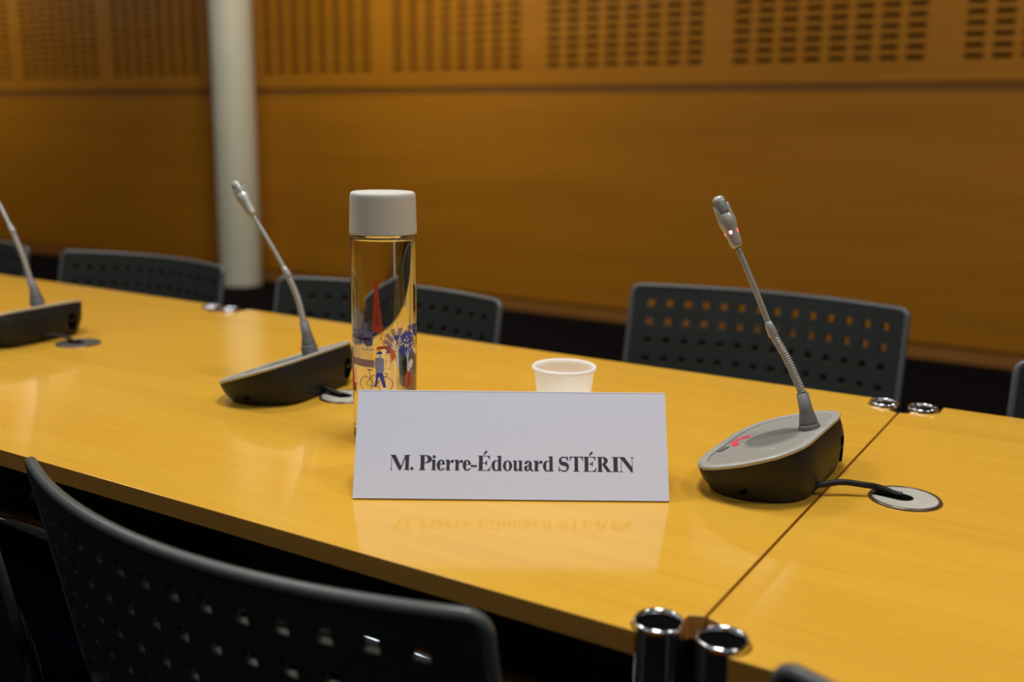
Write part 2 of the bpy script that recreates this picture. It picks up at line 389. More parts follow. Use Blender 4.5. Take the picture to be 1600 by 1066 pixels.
def G_M():
    return stem(.04, s=.035, sb=.05) + stem(1.02, s=.25, sb=.08, left=True) + [[(.02, 1), (.33, 1), (.78, .14), (.71, 0), (.58, 0)]] + \
        [[(.64, 0), (.71, 0), (1.05, .88), (1.05, 1), (1.0, 1)]] + rect(-.03, 1 - HL, .29, 1) + rect(1.0, 1 - HL, 1.34, 1)
def G_P(): return stem(.10) + ring(.44, .735, .36, .265, .17, .225, -90, 90, .38) + rect(.3, 1 - HL, .45, 1) + rect(.3, .47, .45, .47 + HL + .01)
def G_dot(): return [arc(.1, .1, .1, .1, 0, 360, 18)[:-1]]
def G_i():
    return [arc(.19, .9, .105, .105, 0, 360, 18)[:-1]] + rect(.075, 0, .285, .68) + rect(0, 0, .36, HL) + [[(0, .70), (0, .665), (.075, .60), (.285, .66), (.285, .70)]]
def G_e():
    return ring(.27, .345, .27, .365, .085, .325, 20, 320, .30) + [[(.16, .39), (.53, .39), (.535, .43), (.16, .43)]] + \
        ring(.27, .40, .265, .31, .10, .27, -2, 90, .27) + [[(.30, -.018), (.42, .01), (.52, .10), (.55, .17), (.52, .18), (.44, .09), (.33, .05)]]
def G_r():
    return rect(.075, 0, .285, .70) + rect(0, 0, .37, HL) + [[(0, .70), (0, .665), (.075, .60), (.285, .66), (.285, .70)]] + \
        [[(.285, .45), (.285, .55), (.40, .69), (.50, .71), (.55, .66), (.42, .60)]] + [arc(.485, .60, .085, .10, 0, 360, 16)[:-1]]
def G_hy(): return rect(0, 0.24, .42, .36)
def G_E(acc=True):
    g = stem(.09, right=False) + rect(.3, 1 - HL, .80, 1) + rect(.3, 0, .82, HL) + rect(.3, .50, .60, .50 + HL)
    g += [[(.80, 1), (.81, .76), (.775, .76), (.70, .92), (.60, .97), (.60, 1)], [(.80, 0), (.86, .27), (.825, .28), (.74, .10), (.60, .03), (.60, 0)], [(.60, .34), (.625, .34), (.625, .70), (.60, .70), (.50, .545), (.50, .49)]]
    if acc: g += [[(.38, 1.08), (.46, 1.08), (.66, 1.30), (.65, 1.325), (.50, 1.325), (.48, 1.30)]]
    return g
def G_d():
    return rect(.46, 0, .68, 1) + [[(.38, 1), (.38, .965), (.46, .92), (.5, 1)], [(.68, .0), (.68, .09), (.75, .05), (.75, .02)]] + \
        ring(.30, .345, .29, .365, .10, .32, 60, 300, .33) + [[(.44, .66), (.33, .66), (.42, .71), (.50, .62)], [(.40, -.02), (.33, .03), (.5, .12), (.5, .04)]]
def G_o(): return ring(.30, .345, .30, .365, .105, .32)
def G_u():
    return rect(.07, .12, .28, .70) + [[(0, .70), (0, .665), (.07, .62), (.1, .70)]] + [arc(.24, .14, .17, .155, 180, 300, 8) + [(.47, .08), (.47, .15), (.30, .09), (.25, .14)]] + \
        rect(.45, 0, .66, .70) + [[(.37, .70), (.37, .665), (.45, .62), (.5, .70)], [(.66, 0), (.66, .08), (.74, .05), (.74, .02)]]
def G_a():
    return rect(.33, .08, .54, .55) + ring(.30, .47, .24, .24, .05, .19, 0, 165, .30) + [arc(.115, .54, .085, .09, 0, 360, 14)[:-1]] + \
        ring(.21, .18, .20, .19, .045, .12, 100, 330, .27) + [[(.18, .34), (.20, .28), (.36, .37), (.36, .43)], [(.36, .14), (.50, .0), (.60, -.01), (.67, .06), (.62, .07), (.54, .12)], [(.18, .0), (.28, .0), (.36, .07), (.34, .12)]]
def G_S():
    n = 30; g = []
    c = []                                            # spine with varying pen width
    for k in range(n + 1):
        t = k / n
        if t < .5:
            a = math.radians(35 + 235 * (t / .5)); c.append((.38 + .23 * math.cos(a), .74 + .225 * math.sin(a)))
        else:
            a = math.radians(90 - 235 * ((t - .5) / .5)); c.append((.38 + .25 * math.cos(a), .265 + .25 * math.sin(a)))
    c[n // 2] = ((c[n // 2 - 1][0] + c[n // 2 + 1][0]) / 2, (c[n // 2 - 1][1] + c[n // 2 + 1][1]) / 2)
    wv = [.03 + .10 * math.exp(-((k / n - .5) / .22) ** 2) for k in range(n + 1)]
    sp = [Vector((x, y, 0)) for x, y in c]
    for k in range(n):
        t0 = (sp[min(k + 1, n)] - sp[max(k - 1, 0)]).normalized(); t1 = (sp[min(k + 2, n)] - sp[k]).normalized()
        n0 = Vector((-t0.y, t0.x, 0)); n1 = Vector((-t1.y, t1.x, 0))
        q = [sp[k] + n0 * wv[k], sp[k + 1] + n1 * wv[k + 1], sp[k + 1] - n1 * wv[k + 1], sp[k] - n0 * wv[k]]
        g.append([(v.x, v.y) for v in q])
    g += [[(.60, 1.02), (.64, 1.02), (.655, .70), (.62, .70), (.54, .88)], [(.07, -.02), (.11, -.02), (.15, .10), (.09, .33), (.055, .33)]]
    return g
def G_T():
    return stem(.34, top=False) + rect(.02, 1 - HL - .01, .92, 1) + [[(.02, 1), (.0, .72), (.035, .72), (.10, .90), (.22, .97)], [(.92, 1), (.94, .72), (.905, .72), (.84, .90), (.72, .97)]]
def G_R():
    return stem(.09, sb=.08) + ring(.42, .745, .34, .255, .14, .215, -90, 90, .36) + rect(.3, 1 - HL, .45, 1) + rect(.3, .49, .45, .49 + HL) + \
        [[(.36, .50), (.60, .50), (.98, .0), (.70, .0)]] + rect(.66, 0, 1.04, HL)
def G_I(): return stem(.12, sb=.11)
def G_N():
    return stem(.13, s=.035, sb=.10) + stem(.90, s=.04, sb=.09, bot=False) + [[(.03, 1), (.38, 1), (.94, .26), (.94, -.03), (.86, -.03), (.165, .84)]]
A_ = [609, 654.3, 746, 872.5, 990.6]; S_ = [.0327, .0593, .1133, .1878, .2574]
def sx_(px): return float(np.interp(px, A_, S_))
c3 = lambda q: 600 + q / 7.273
c4 = lambda q: 800 + q / 8.0
TXT = [('M', G_M, c3(68), c3(294)), ('.', G_dot, c3(299), c3(334)), ('P', G_P, c3(396), c3(541)), ('i', G_i, c3(534), c3(594)), ('e', G_e, c3(598), c3(692)),
       ('r', G_r, c3(696), c3(792)), ('r', G_r, c3(798), c3(896)), ('e', G_e, c3(893), c3(988)), ('-', G_hy, c3(984), c3(1056)), ('E', G_E, c3(1062), c3(1210)),
       ('d', G_d, c3(1220), c3(1342)), ('o', G_o, c3(1350), c3(1456)), ('u', G_u, c4(8), c4(137)), ('a', G_a, c4(150), c4(268)), ('r', G_r, c4(268), c4(382)), ('d', G_d, c4(386), c4(520)),
       ('S', G_S, c4(582), c4(713)), ('T', G_T, c4(720), c4(890)), ('E', G_E, c4(890), c4(1056)), ('R', G_R, c4(1064), c4(1250)), ('I', G_I, c4(1246), c4(1346)), ('N', G_N, c4(1346), c4(1530))]
SL = math.hypot(HD, HT); ty, tz = HD / SL, HT / SL       # up-slope direction
bm = bmesh.new()
for ch, fn_, a, b in TXT:
    g = fn_(); xa = min(p[0] for q in g for p in q); xb = max(p[0] for q in g for p in q)
    s0, s1 = sx_(a), sx_(b); capH = .0139
    for q in g:
        vs_ = []
        for x, y in q:
            s = s0 + (x - xa) / (xb - xa) * (s1 - s0); t_ = .0268 + y * capH
            vs_.append(bm.verts.new((s, t_ * ty - tz * .0002, .0012 + t_ * tz + ty * .0002)))
        for tri in tessellate_polygon([[v.co for v in vs_]]):
            try: bm.faces.new([vs_[i] for i in tri])
            except ValueError: pass
me = bpy.data.meshes.new('lettering'); bm.to_mesh(me); bm.free(); me.materials.append(M['ink'])
lt = bpy.data.objects.new('lettering', me); C.objects.link(lt); lt.parent = front

# ------------------------------------------------------------------ water bottle
BX, BY = -.681, .852; BR = .0345; CAPZ0, BTOP = .9635, 1.0065
bot = thing('glass_bottle', 'clear glass water bottle with grey cap and a printed city scene', 'bottle', (BX, BY, ZT))
def Z(z): return z - ZT
bm = bmesh.new()
lathe(bm, [(0, .0002), (.028, .0002), (.0325, .0016), (BR, .006), (BR, .0065), (BR, .0075), (BR, Z(.9597)), (BR, Z(.9603)), (BR, Z(.9607)), (BR - .001, Z(.9618)), (.031, Z(.9626)), (.0275, Z(.9632)), (.0275, Z(.985)),
           (.0245, Z(.985)), (.0245, Z(.9625)), (.028, Z(.9612)), (BR - .0022, Z(.9598)), (BR - .0022, Z(.9590)), (BR - .0022, Z(.9582)), (BR - .0022, .0115), (BR - .0022, .0107), (BR - .0022, .010), (.030, .0075), (0, .0065)], 96)
gl = link('glass_body', bm, M['glass'], bot, smooth=True)
bm = bmesh.new()
lathe(bm, [(0, .0063), (.030, .0073), (BR - .00215, .0098), (BR - .00215, .0104), (BR - .00215, .0112), (BR - .00215, Z(.9565)), (BR - .00215, Z(.9573)), (BR - .00215, Z(.9578)), (BR - .004, Z(.9585)), (0, Z(.9585))], 96)
link('water', bm, M['water'], bot, smooth=True)
bm = bmesh.new()
lathe(bm, [(0, Z(.9665)), (.0246, Z(.9665)), (.0285, Z(.9632)), (BR + .0004, Z(.9632)), (BR + .0008, Z(.9645)), (BR + .0007, Z(.966)), (BR + .0006, Z(.968)), (BR - .0003, Z(BTOP) - .006), (BR - .0005, Z(BTOP) - .0035), (BR - .0009, Z(BTOP) - .0018), (BR - .0018, Z(BTOP) - .0006), (BR - .0034, Z(BTOP)), (BR - .0050, Z(BTOP)), (BR - .0060, Z(BTOP) - .0004), (BR - .0080, Z(BTOP) - .0005), (0, Z(BTOP) - .0005)], 96)
link('cap', bm, M['cap'], bot, smooth=True)
# printed artwork: thin ink shapes lying on the glass, given by where they sit round the bottle
view_ang = math.atan2(-BY, -BX)          # from the bottle towards the viewer
cxp, hw = 602.0, 51.6
def on_bottle(x, y, lift=.00025):
    s = max(-.995, min(.995, (x - cxp - (y - 420) * .006) / hw)); a = view_ang + math.asin(s)
    z = Z(at_front(y)); r = BR + lift
    return Vector((r * math.cos(a), r * math.sin(a), z))
ART_ROWS, ART_Z = [430, 480, 530, 580, 620], [0.92378, 0.89056, 0.85692, 0.82284, 0.79526]
def at_front(y):                          # artwork row -> height on the bottle
    return float(np.interp(y, ART_ROWS, ART_Z)) if y <= 620 else ART_Z[-1] + (y - 620) * -0.0006895
O3 = lambda q: (540 + q[0] / 5.33, 420 + q[1] / 5.33)
class Ink:
    def __init__(s): s.bm = bmesh.new()
    def poly(s, pts, crop=True, lift=.00025):
        p = [O3(q) if crop else q for q in pts]
        vs_ = [s.bm.verts.new(on_bottle(*q, lift=lift)) for q in p]
        for tri in tessellate_polygon([[Vector((q[0], q[1], 0)) for q in p]]):
            try: s.bm.faces.new([vs_[i] for i in tri])
            except ValueError: pass
    def line(s, pts, w=4, crop=True, lift=.00028):
        for a, b in zip(pts, pts[1:]):
            dx, dy = b[0] - a[0], b[1] - a[1]; l = math.hypot(dx, dy) or 1; nx, ny = -dy / l * w / 2, dx / l * w / 2
            n = max(1, int(abs(dx) / 35))
            for k in range(n):
                p = (a[0] + dx * k / n, a[1] + dy * k / n); q = (a[0] + dx * (k + 1) / n, a[1] + dy * (k + 1) / n)
                s.poly([(p[0] + nx, p[1] + ny), (q[0] + nx, q[1] + ny), (q[0] - nx, q[1] - ny), (p[0] - nx, p[1] - ny)], crop, lift)
    def rect(s, x0, y0, x1, y1, lift=.00025):
        n = max(1, int((x1 - x0) / 30))
        for k in range(n): s.poly([(x0 + (x1 - x0) * k / n, y0), (x0 + (x1 - x0) * (k + 1) / n, y0), (x0 + (x1 - x0) * (k + 1) / n, y1), (x0 + (x1 - x0) * k / n, y1)], lift=lift)
    def circle(s, cx, cy, rx, ry, w): s.line([(cx + rx * math.cos(a * PI / 12), cy + ry * math.sin(a * PI / 12)) for a in range(25)], w)
    def done(s, name, m): 
        me = bpy.data.meshes.new(name); s.bm.to_mesh(me); s.bm.free(); me.materials.append(m)
        o = bpy.data.objects.new(name, me); C.objects.link(o); o.parent = gl; return o
# tower
def tower_w(y): return 13 + 6 * (y - 110) / 380 + 24 * ((y - 110) / 380) ** 2.2
k = Ink()
for sgn in (-1, 1):
    L = [(268 + (y - 110) * .02 + sgn * tower_w(y), y) for y in range(118, 495, 12)]; k.line(L, 6)
k.rect(250, 106, 290, 118); k.rect(256, 118, 282, 128); k.rect(253, 148, 286, 156)
y = 130
while y < 488:
    h = 15 + 9 * (y - 110) / 380; xa = 268 + (y - 110) * .02; w0, w1 = tower_w(y), tower_w(y + h)
    nn = 2 if y > 330 else 1
    for j in range(nn):
        a0, a1 = -w0 + 2 * w0 * j / nn, -w0 + 2 * w0 * (j + 1) / nn; b0, b1 = -w1 + 2 * w1 * j / nn, -w1 + 2 * w1 * (j + 1) / nn
        k.line([(xa + a0, y), (xa + b1, y + h)], 5.5); k.line([(xa + a1, y), (xa + b0, y + h)], 5.5)
    k.line([(xa - w1, y + h), (xa + w1, y + h)], 5); y += h
k.rect(230, 488, 330, 500); k.rect(236, 506, 322, 516); k.line([(240, 500), (250, 506), (262, 500), (274, 506), (288, 500), (300, 506), (314, 500)], 4); k.poly([(236, 516), (322, 516), (300, 532), (258, 528)])
k.done('tower_print', M['prtred'])
k = Ink()                                  # lower arch of the tower
k.poly([(268, 655), (300, 645), (340, 642), (378, 650), (392, 665), (372, 672), (330, 668), (296, 676), (270, 684)])
k.line([(300, 535), (312, 560), (300, 580), (330, 600), (318, 630), (340, 640)], 7); k.line([(326, 530), (330, 560), (342, 590), (345, 620)], 5)
for q in range(9):
    a = (372 + q * 6, 662 + q * 3); b = (395 + q * 3, 780 - q * 5); k.line([a, b], 4)
for q in range(6): k.line([(352 + q * 7, 690 + q * 14), (420 - q * 3, 690 + q * 12)], 4)
k.line([(380, 655), (412, 690), (424, 730), (420, 770)], 8); k.line([(366, 676), (392, 710), (398, 750), (388, 790)], 6)
k.done('arch_print', M['prtorange'])
# trees
k = Ink()
rng = random.Random(3)
for (sx0, sy0), (ex0, ey0) in (((440, 660), (350, 545)), ((440, 650), (400, 505)), ((440, 680), (330, 600)), ((440, 640), (465, 500)), ((445, 690), (350, 685)), ((440, 640), (430, 560)), ((470, 640), (520, 530)), ((450, 620), (500, 560))):
    k.line([(sx0, sy0), (ex0, ey0)], 5)
    dx, dy = ex0 - sx0, ey0 - sy0; l = math.hypot(dx, dy)
    for j in range(6):
        t = .42 + .58 * j / 6
        for sg in (-1, 1):
            px_, py_ = sx0 + dx * t, sy0 + dy * t; nx, ny = -dy / l * sg, dx / l * sg
            q = (px_ + nx * 20 + dx / l * 13, py_ + ny * 20 + dy / l * 13)
            k.poly([(px_, py_), ((px_ + q[0]) / 2 + dx / l * 8, (py_ + q[1]) / 2 + dy / l * 8), q, ((px_ + q[0]) / 2 - dx / l * 5, (py_ + q[1]) / 2 - dy / l * 5)])
for j in range(150):                       # dense crown of the second tree, leaf by leaf
    a = rng.uniform(0, 2 * PI); r = math.sqrt(rng.random()); cx = 520 + 58 * r * math.cos(a); cy = 650 + 112 * r * math.sin(a)
    if cx < 470 and cy < 560: continue
    s_ = rng.uniform(9, 17); b = rng.uniform(0, PI)
    k.poly([(cx + s_ * math.cos(b), cy + s_ * math.sin(b)), (cx + s_ * .45 * math.cos(b + PI / 2), cy + s_ * .45 * math.sin(b + PI / 2)), (cx - s_ * math.cos(b), cy - s_ * math.sin(b)), (cx - s_ * .45 * math.cos(b + PI / 2), cy - s_ * .45 * math.sin(b + PI / 2))])
k.done('tree_print', M['prtblue'])
k = Ink(); k.poly([(432, 660), (448, 660), (452, 828), (430, 828)], lift=.00035); k.line([(440, 700), (415, 640)], 5, lift=.00035); k.line([(442, 690), (462, 640)], 5, lift=.00035)
k.line([(524, 870), (524, 700)], 9, lift=.00035); k.line([(524, 770), (500, 700)], 4, lift=.00035); k.line([(524, 760), (548, 690)], 4, lift=.00035)
k.poly([(535, 790), (550, 775), (566, 788), (568, 820), (556, 850), (535, 855), (528, 826)], lift=.00035); k.poly([(524, 850), (545, 850), (542, 876), (522, 874)], lift=.00035)
k.done('trunk_print', M['prtwhite'])
# blue roofs and facades
k = Ink()
k.poly([(70, 575), (180, 560), (240, 590), (236, 640), (190, 660), (150, 610), (75, 600)], lift=.0002)
for j in range(46):
    x = rng.uniform(68, 240); yy = rng.uniform(512, 578); w_ = rng.uniform(14, 34); h_ = rng.uniform(4, 10)
    x = min(x, 250 - w_)
    k.poly([(x, yy), (x + w_, yy - rng.uniform(-4, 5)), (x + w_ * .9, yy + h_), (x + 3, yy + h_ * 1.2)])
k.done('roof_print', M['prtlilac']); k = Ink()
k.rect(524, 492, 604, 528); k.rect(535, 484, 548, 492); k.rect(566, 480, 580, 492); k.rect(590, 476, 602, 492)
k.poly([(560, 530), (604, 530), (604, 600), (575, 590)])
k.done('roof_print', M['prtlilac'])
k = Ink()
for x in (84, 104, 126, 146, 166, 190, 204, 226): k.line([(x, 600), (x, 780)], 3)
k.line([(75, 680), (240, 680)], 3); k.line([(75, 640), (180, 640)], 3); k.line([(96, 680), (96, 760)], 5); k.line([(110, 690), (128, 690), (128, 760), (110, 760), (110, 690)], 4)
k.line([(345, 700), (345, 836), (382, 836), (382, 740)], 3); k.line([(340, 720), (355, 702), (372, 720)], 3); k.line([(345, 770), (382, 770)], 3)
k.line([(250, 800), (250, 836), (345, 836)], 3)
for a0 in range(0, 4): k.line([(150 + a0 * 26, 690), (156 + a0 * 26, 672), (166 + a0 * 26, 668), (174 + a0 * 26, 690)], 3)
k.line([(96, 840), (100, 990)], 5); k.line([(112, 975), (122, 985)], 6)
k.done('facade_print', M['prtgrey'])
k = Ink(); k.rect(66, 764, 250, 800); k.rect(66, 800, 246, 826); k.poly([(64, 680), (80, 690), (80, 880), (66, 880)]); k.poly([(64, 960), (100, 985), (98, 1060), (64, 1050)]); k.done('wall_print', M['prtmauve'])
# cyclist
k = Ink()
k.poly([(258, 745), (278, 738), (310, 740), (328, 752), (330, 790), (318, 800), (318, 870), (262, 872), (262, 800), (254, 790)], lift=.0004)
k.line([(260, 790), (262, 830), (282, 858)], 12, lift=.0004); k.line([(324, 790), (324, 850), (312, 868)], 11, lift=.0004); k.done('shirt_print', M['prtgrey'])
k = Ink(); k.poly([(280, 708), (312, 706), (312, 730), (302, 744), (286, 738)], lift=.0005); k.done('face_print', M['prtwhite'])
k = Ink(); k.poly([(266, 708), (276, 692), (296, 684), (312, 692), (316, 706), (290, 712), (280, 708), (272, 718)], lift=.0006)
k.poly([(262, 870), (322, 870), (322, 900), (346, 990), (320, 990), (296, 910), (284, 900), (268, 985), (248, 985), (260, 920)], lift=.0006); k.done('trousers_print', M['prtblue'])
k = Ink()
for cx in (182, 340):
    k.circle(cx, 966, 48 if cx < 200 else 60, 62 if cx > 200 else 62, 5)
k.line([(205, 850), (232, 980)], 4); k.line([(182, 966), (228, 892), (325, 890), (340, 966)], 4); k.line([(228, 892), (244, 985), (325, 895)], 4); k.line([(182, 970), (262, 985)], 4); k.line([(192, 848), (234, 846)], 9)
k.line([(328, 874), (348, 870), (356, 884), (346, 898), (334, 894)], 6); k.done('bicycle_print', M['prtnavy'])
k = Ink(); k.poly([(512, 880), (538, 866), (572, 890), (570, 930), (560, 1000), (500, 1000), (506, 940)], lift=.0004); k.done('coat_print', M['prtred'])
k = Ink(); k.poly([(64, 880), (82, 884), (84, 1040), (66, 1046)]); k.done('coat_print', M['prtred'])
k = Ink(); k.poly([(545, 870), (572, 880), (570, 910), (552, 905)], lift=.0005); k.line([(505, 900), (505, 985)], 5); k.line([(545, 900), (545, 985)], 5, lift=.0006); k.done('scarf_print', M['prtlilac'])

# ------------------------------------------------------------------ paper cup
cup = thing('paper_cup', 'small white paper cup standing behind the name card', 'cup', (-.541, .998, ZT))
bm = bmesh.new()
lathe(bm, [(0, .004), (.0255, .004), (.0258, 0), (.0265, 0), (.0337, .0665), (.0352, .0668), (.0365, .0685), (.0366, .0702), (.0352, .0718), (.0334, .0712), (.0330, .0690), (.0255, .006), (0, .006)], 72)
link('cup_body', bm, M['cup'], cup, smooth=True)

# ------------------------------------------------------------------ microphones
HALF = [(0, 0), (0, .040), (.0015, .052), (.005, .068), (.011, .082), (.020, .0935), (.032, .1005), (.047, .103), (.062, .1025), (.075, .098), (.088, .090), (.0970, .077), (.1022, .064), (.1043, .050), (.1045, .030), (.1045, 0)]
OUT = [(a, -b) for a, b in HALF] + [(a, b) for a, b in HALF[::-1][1:-1]]      # closed plan outline, a from the low front edge, b sideways
SLP = .32
def zt(a): return .0215 + a * SLP        # height of the plate above the table
def inset(pts, d, c=(.052, 0)):
    out = []; n = len(pts)
    for i in range(n):
        p0, p1, p2 = Vector(pts[i - 1]), Vector(pts[i]), Vector(pts[(i + 1) % n]); t = (p2 - p0).normalized(); nn = Vector((-t.y, t.x))
        if nn.dot(Vector(c) - p1) < 0: nn = -nn
        out.append(tuple(p1 + nn * d))
    return out
def loft(bm, loops, cap0=True, cap1=True, mi=None):
    R = [[bm.verts.new(p) for p in L] for L in loops]; n = len(R[0])
    for k, (A, B) in enumerate(zip(R, R[1:])):
        for i in range(n):
            f = bm.faces.new((A[i], A[(i + 1) % n], B[(i + 1) % n], B[i]))
    if cap0: bm.faces.new(R[0][::-1])
    if cap1: bm.faces.new(R[-1])
def disc_on_plate(bm, ca, cb, ra, rb, dz, n=32, a0=0, a1=360, inner=0.):
    pts = [(ca + ra * math.cos(math.radians(a0 + (a1 - a0) * k / n)), cb + rb * math.sin(math.radians(a0 + (a1 - a0) * k / n))) for k in range(n + (0 if a1 - a0 == 360 else 1))]
    if inner:
        pi_ = [(ca + ra * inner * math.cos(math.radians(a0 + (a1 - a0) * k / n)), cb + rb * inner * math.sin(math.radians(a0 + (a1 - a0) * k / n))) for k in range(n + (0 if a1 - a0 == 360 else 1))]
        pts = pts + pi_[::-1]
    loft(bm, [[(a, b, zt(a) + dz - .001) for a, b in pts], [(a, b, zt(a) + dz) for a, b in pts]])
def stroke_plate(bm, pts, wd, dz):
    for p, q in zip(pts, pts[1:]):
        t = Vector((q[0] - p[0], q[1] - p[1])); t.normalize(); n_ = Vector((-t.y, t.x)) * wd / 2
        c4_ = [(p[0] + n_.x, p[1] + n_.y), (q[0] + n_.x, q[1] + n_.y), (q[0] - n_.x, q[1] - n_.y), (p[0] - n_.x, p[1] - n_.y)]
        loft(bm, [[(a, b, zt(a) + dz - .0003) for a, b in c4_], [(a, b, zt(a) + dz) for a, b in c4_]])
def microphone(label, YN, neck, lit, rz=0.):
    """neck: world points (X,Z) of the gooseneck in the plane Y=Y0+.016, from the plate up to the tip"""
    nb = Vector((neck[0][0], YN, 0)); o_ = nb - Matrix.Rotation(rz, 3, 'Z') @ Vector((.086 if lit else .075, .016, 0)); X0, Y0 = o_.x, o_.y
    t = thing('desk_microphone', label, 'microphone', (X0, Y0, ZT), rz, 'desk microphones on the table')
    # hull
    def foot(s, f_, z):  # outline shrunk towards the bottom
        out = []
        for a, b in OUT: out.append((.056 + (a - .056) * f_ + (.006 if a < .05 else 0) * (1 - s), b * (1 - (1 - s) * .17), z))
        return out
    loops = []
    for s in (0, .03, .12, .3, .5, .7, .85, 1):
        L = []
        for a, b in OUT:
            bulge = math.sin(s * PI) * .003
            aa = a + (1 - s) ** 1.4 * (.010 * max(0, 1 - a / .06)) + (.0060 * math.sin(s * PI) if a > .09 else 0) + (1 - s) * (.002 if a > .09 else 0)
            bb = b * (1 - .160 * (1 - s) ** 1.8 * (1 if s > 0 else 1.03))
            L.append((aa, bb, .0008 + (zt(a) - .003) * s))
        loops.append(L)
    bm = bmesh.new(); loft(bm, loops); hull = link('housing', bm, M['black'], t, smooth=True, bevel=.0008, angle=50)
    bm = bmesh.new()   # headphone jack and rear opening, sunk dark inserts
    a_, b_ = .060, -.0935
    tube(bm, [(a_, b_ + .006, .013), (a_ - .002, b_ - .0012, .013)], .0045, 18); link('headphone_jack', bm, M['hole'], hull, smooth=True)
    ha = lambda b: float(np.interp(abs(b) / .945, [q[1] for q in HALF[9:]][::-1], [q[0] for q in HALF[9:]][::-1])) + .0066
    bm = bmesh.new(); pts_ = [(math.cos(q * PI / 12) * .0095 + .050, math.sin(q * PI / 12) * .0135 + .0235) for q in range(24)]
    loft(bm, [[(ha(b) - .003, b, z) for b, z in pts_], [(ha(b) + .0004, b, z) for b, z in pts_]]); link('rear_socket', bm, M['hole'], hull)
    bm = bmesh.new()   # small headphone icon above the jack
    for q in range(7):
        a0_, a1_ = math.radians(-20 + 220 * q / 7), math.radians(-20 + 220 * (q + 1) / 7)
        p0 = (a_ - .004 - .0022 * math.cos(a0_), -.0996, .0245 + .0022 * math.sin(a0_)); p1 = (a_ - .004 - .0022 * math.cos(a1_), -.0996, .0245 + .0022 * math.sin(a1_))
        tube(bm, [p0, p1], .0004, 6)
    link('headphone_icon', bm, M['dimicon'], hull)
    # silver bezel with recessed plate
    def lp(d, dz): return [(a, b, zt(a) + dz) for a, b in inset(OUT, d)]
    bm = bmesh.new(); loft(bm, [lp(.0005, -.0035), lp(-.0008, -.0026), lp(-.0010, -.0005), lp(0, .0006), lp(.0025, .0010), lp(.0072, .0008), lp(.0080, .0003), lp(.0084, -.0020), lp(.0100, -.0024)], True, True)
    bez = link('bezel', bm, M['silver'], t, smooth=True, bevel=.0003, angle=60)
    bm = bmesh.new(); loft(bm, [lp(.0090, -.0022), lp(.0092, -.0012), lp(.0100, -.0009)], True, True); pl = link('top_plate', bm, M['silver2'], t)
    bm = bmesh.new(); disc_on_plate(bm, .0545, 0, .0265, .036, -.0004); gr = link('speaker_grille', bm, M['grille'], pl)
    bm = bmesh.new()   # fine perforation of the grille
    for i in range(-13, 14):
        for j in range(-15, 16):
            a, b = i * .0019, j * .0022 + (i % 2) * .0011
            if (a / .0245) ** 2 + (b / .034) ** 2 < 1:
                ca_ = .0545 + a
                v = [bm.verts.new((ca_ + dx, b + dy, zt(ca_ + dx) - .0003)) for dx, dy in ((-.00045, -.00045), (.00045, -.00045), (.00045, .00045), (-.00045, .00045))]
                bm.faces.new(v)
    g2 = link('grille_holes', bm, M['hole'], gr); g2['kind'] = 'stuff'
    bm = bmesh.new(); disc_on_plate(bm, .0545, 0,   .0272, .0368, -.0001, 48, inner=.965); link('grille_ring', bm, M['silver'], gr)
    bm = bmesh.new(); disc_on_plate(bm, .032, .003, .0185, .024, .0003, 20, 118, 242, inner=.74); link('lit_button' if lit else 'talk_button', bm, M['button'] if lit else M['silver2'], pl)
    bm = bmesh.new()
    c4_ = [(.0100, -.033), (.0145, -.034), (.0175, -.018), (.0115, -.017)]
    loft(bm, [[(a, b, zt(a) - .0005) for a, b in c4_], [(a, b, zt(a) + .0002) for a, b in c4_]]); link('side_button', bm, M['boot'], pl)
    bm = bmesh.new()
    for sg in (-1, 1):
        cb = sg * .055
        stroke_plate(bm, [(.066, cb - .006), (.0705, cb - .004), (.0705, cb + .004), (.066, cb + .006)], .0009, -.0006); stroke_plate(bm, [(.073, cb - .003), (.0755, cb), (.073, cb + .003)], .0008, -.0006)
        stroke_plate(bm, [(.062, cb - .005), (.062, cb + .005)], .0007, -.0006)
    stroke_plate(bm, [(.020, -.004), (.024, .002), (.020, .006)], .0009, .0005)
    for q in range(6): stroke_plate(bm, [(.0905, .018 + q * .0042), (.0925, .020 + q * .0042)], .0011, -.0006)
    ic = link('icons', bm, M['icon'], pl); ic['kind'] = 'stuff'
    # neck
    N3 = [Matrix.Rotation(-rz, 3, 'Z') @ Vector((X - X0, YN - Y0, z - ZT)) for X, z in neck]
    b0 = N3[0]; nrm = Vector((-SLP, 0, 1)).normalized(); nrm = (nrm * .35 + (N3[1] - N3[0]).normalized() * .65).normalized()
    bm = bmesh.new(); tube(bm, [b0 - nrm * .006, b0 + nrm * .0045, b0 + nrm * .006], [.0108, .0106, .0098], 28); boot0 = link('neck_collar', bm, M['boot'], t, smooth=True, bevel=.0005)
    bm = bmesh.new(); tube(bm, [N3[0] + (N3[1] - N3[0]) * .15, N3[0] + (N3[1] - N3[0]) * .5, N3[1], N3[2]], [.0097, .0088, .0066, .0056], 28); link('neck_boot', bm, M['boot'], t, smooth=True)
    flex = spline(N3[2:5], 30)
    bm = bmesh.new()       # corrugated flexible part
    dens = []; rr = []
    tot = sum((b - a).length for a, b in zip(flex, flex[1:])); turns = 26
    acc = 0; L_ = [0]
    for a, b in zip(flex, flex[1:]): acc += (b - a).length; L_.append(acc)
    npt = turns * 4
    for q in range(npt + 1):
        s_ = tot * q / npt; i = max(j for j in range(len(L_)) if L_[j] <= s_ + 1e-9); i = min(i, len(flex) - 2)
        dens.append(flex[i].lerp(flex[i + 1], (s_ - L_[i]) / max(1e-9, L_[i + 1] - L_[i]))); rr.append((.0035, .0040, .0044, .0040)[q % 4])
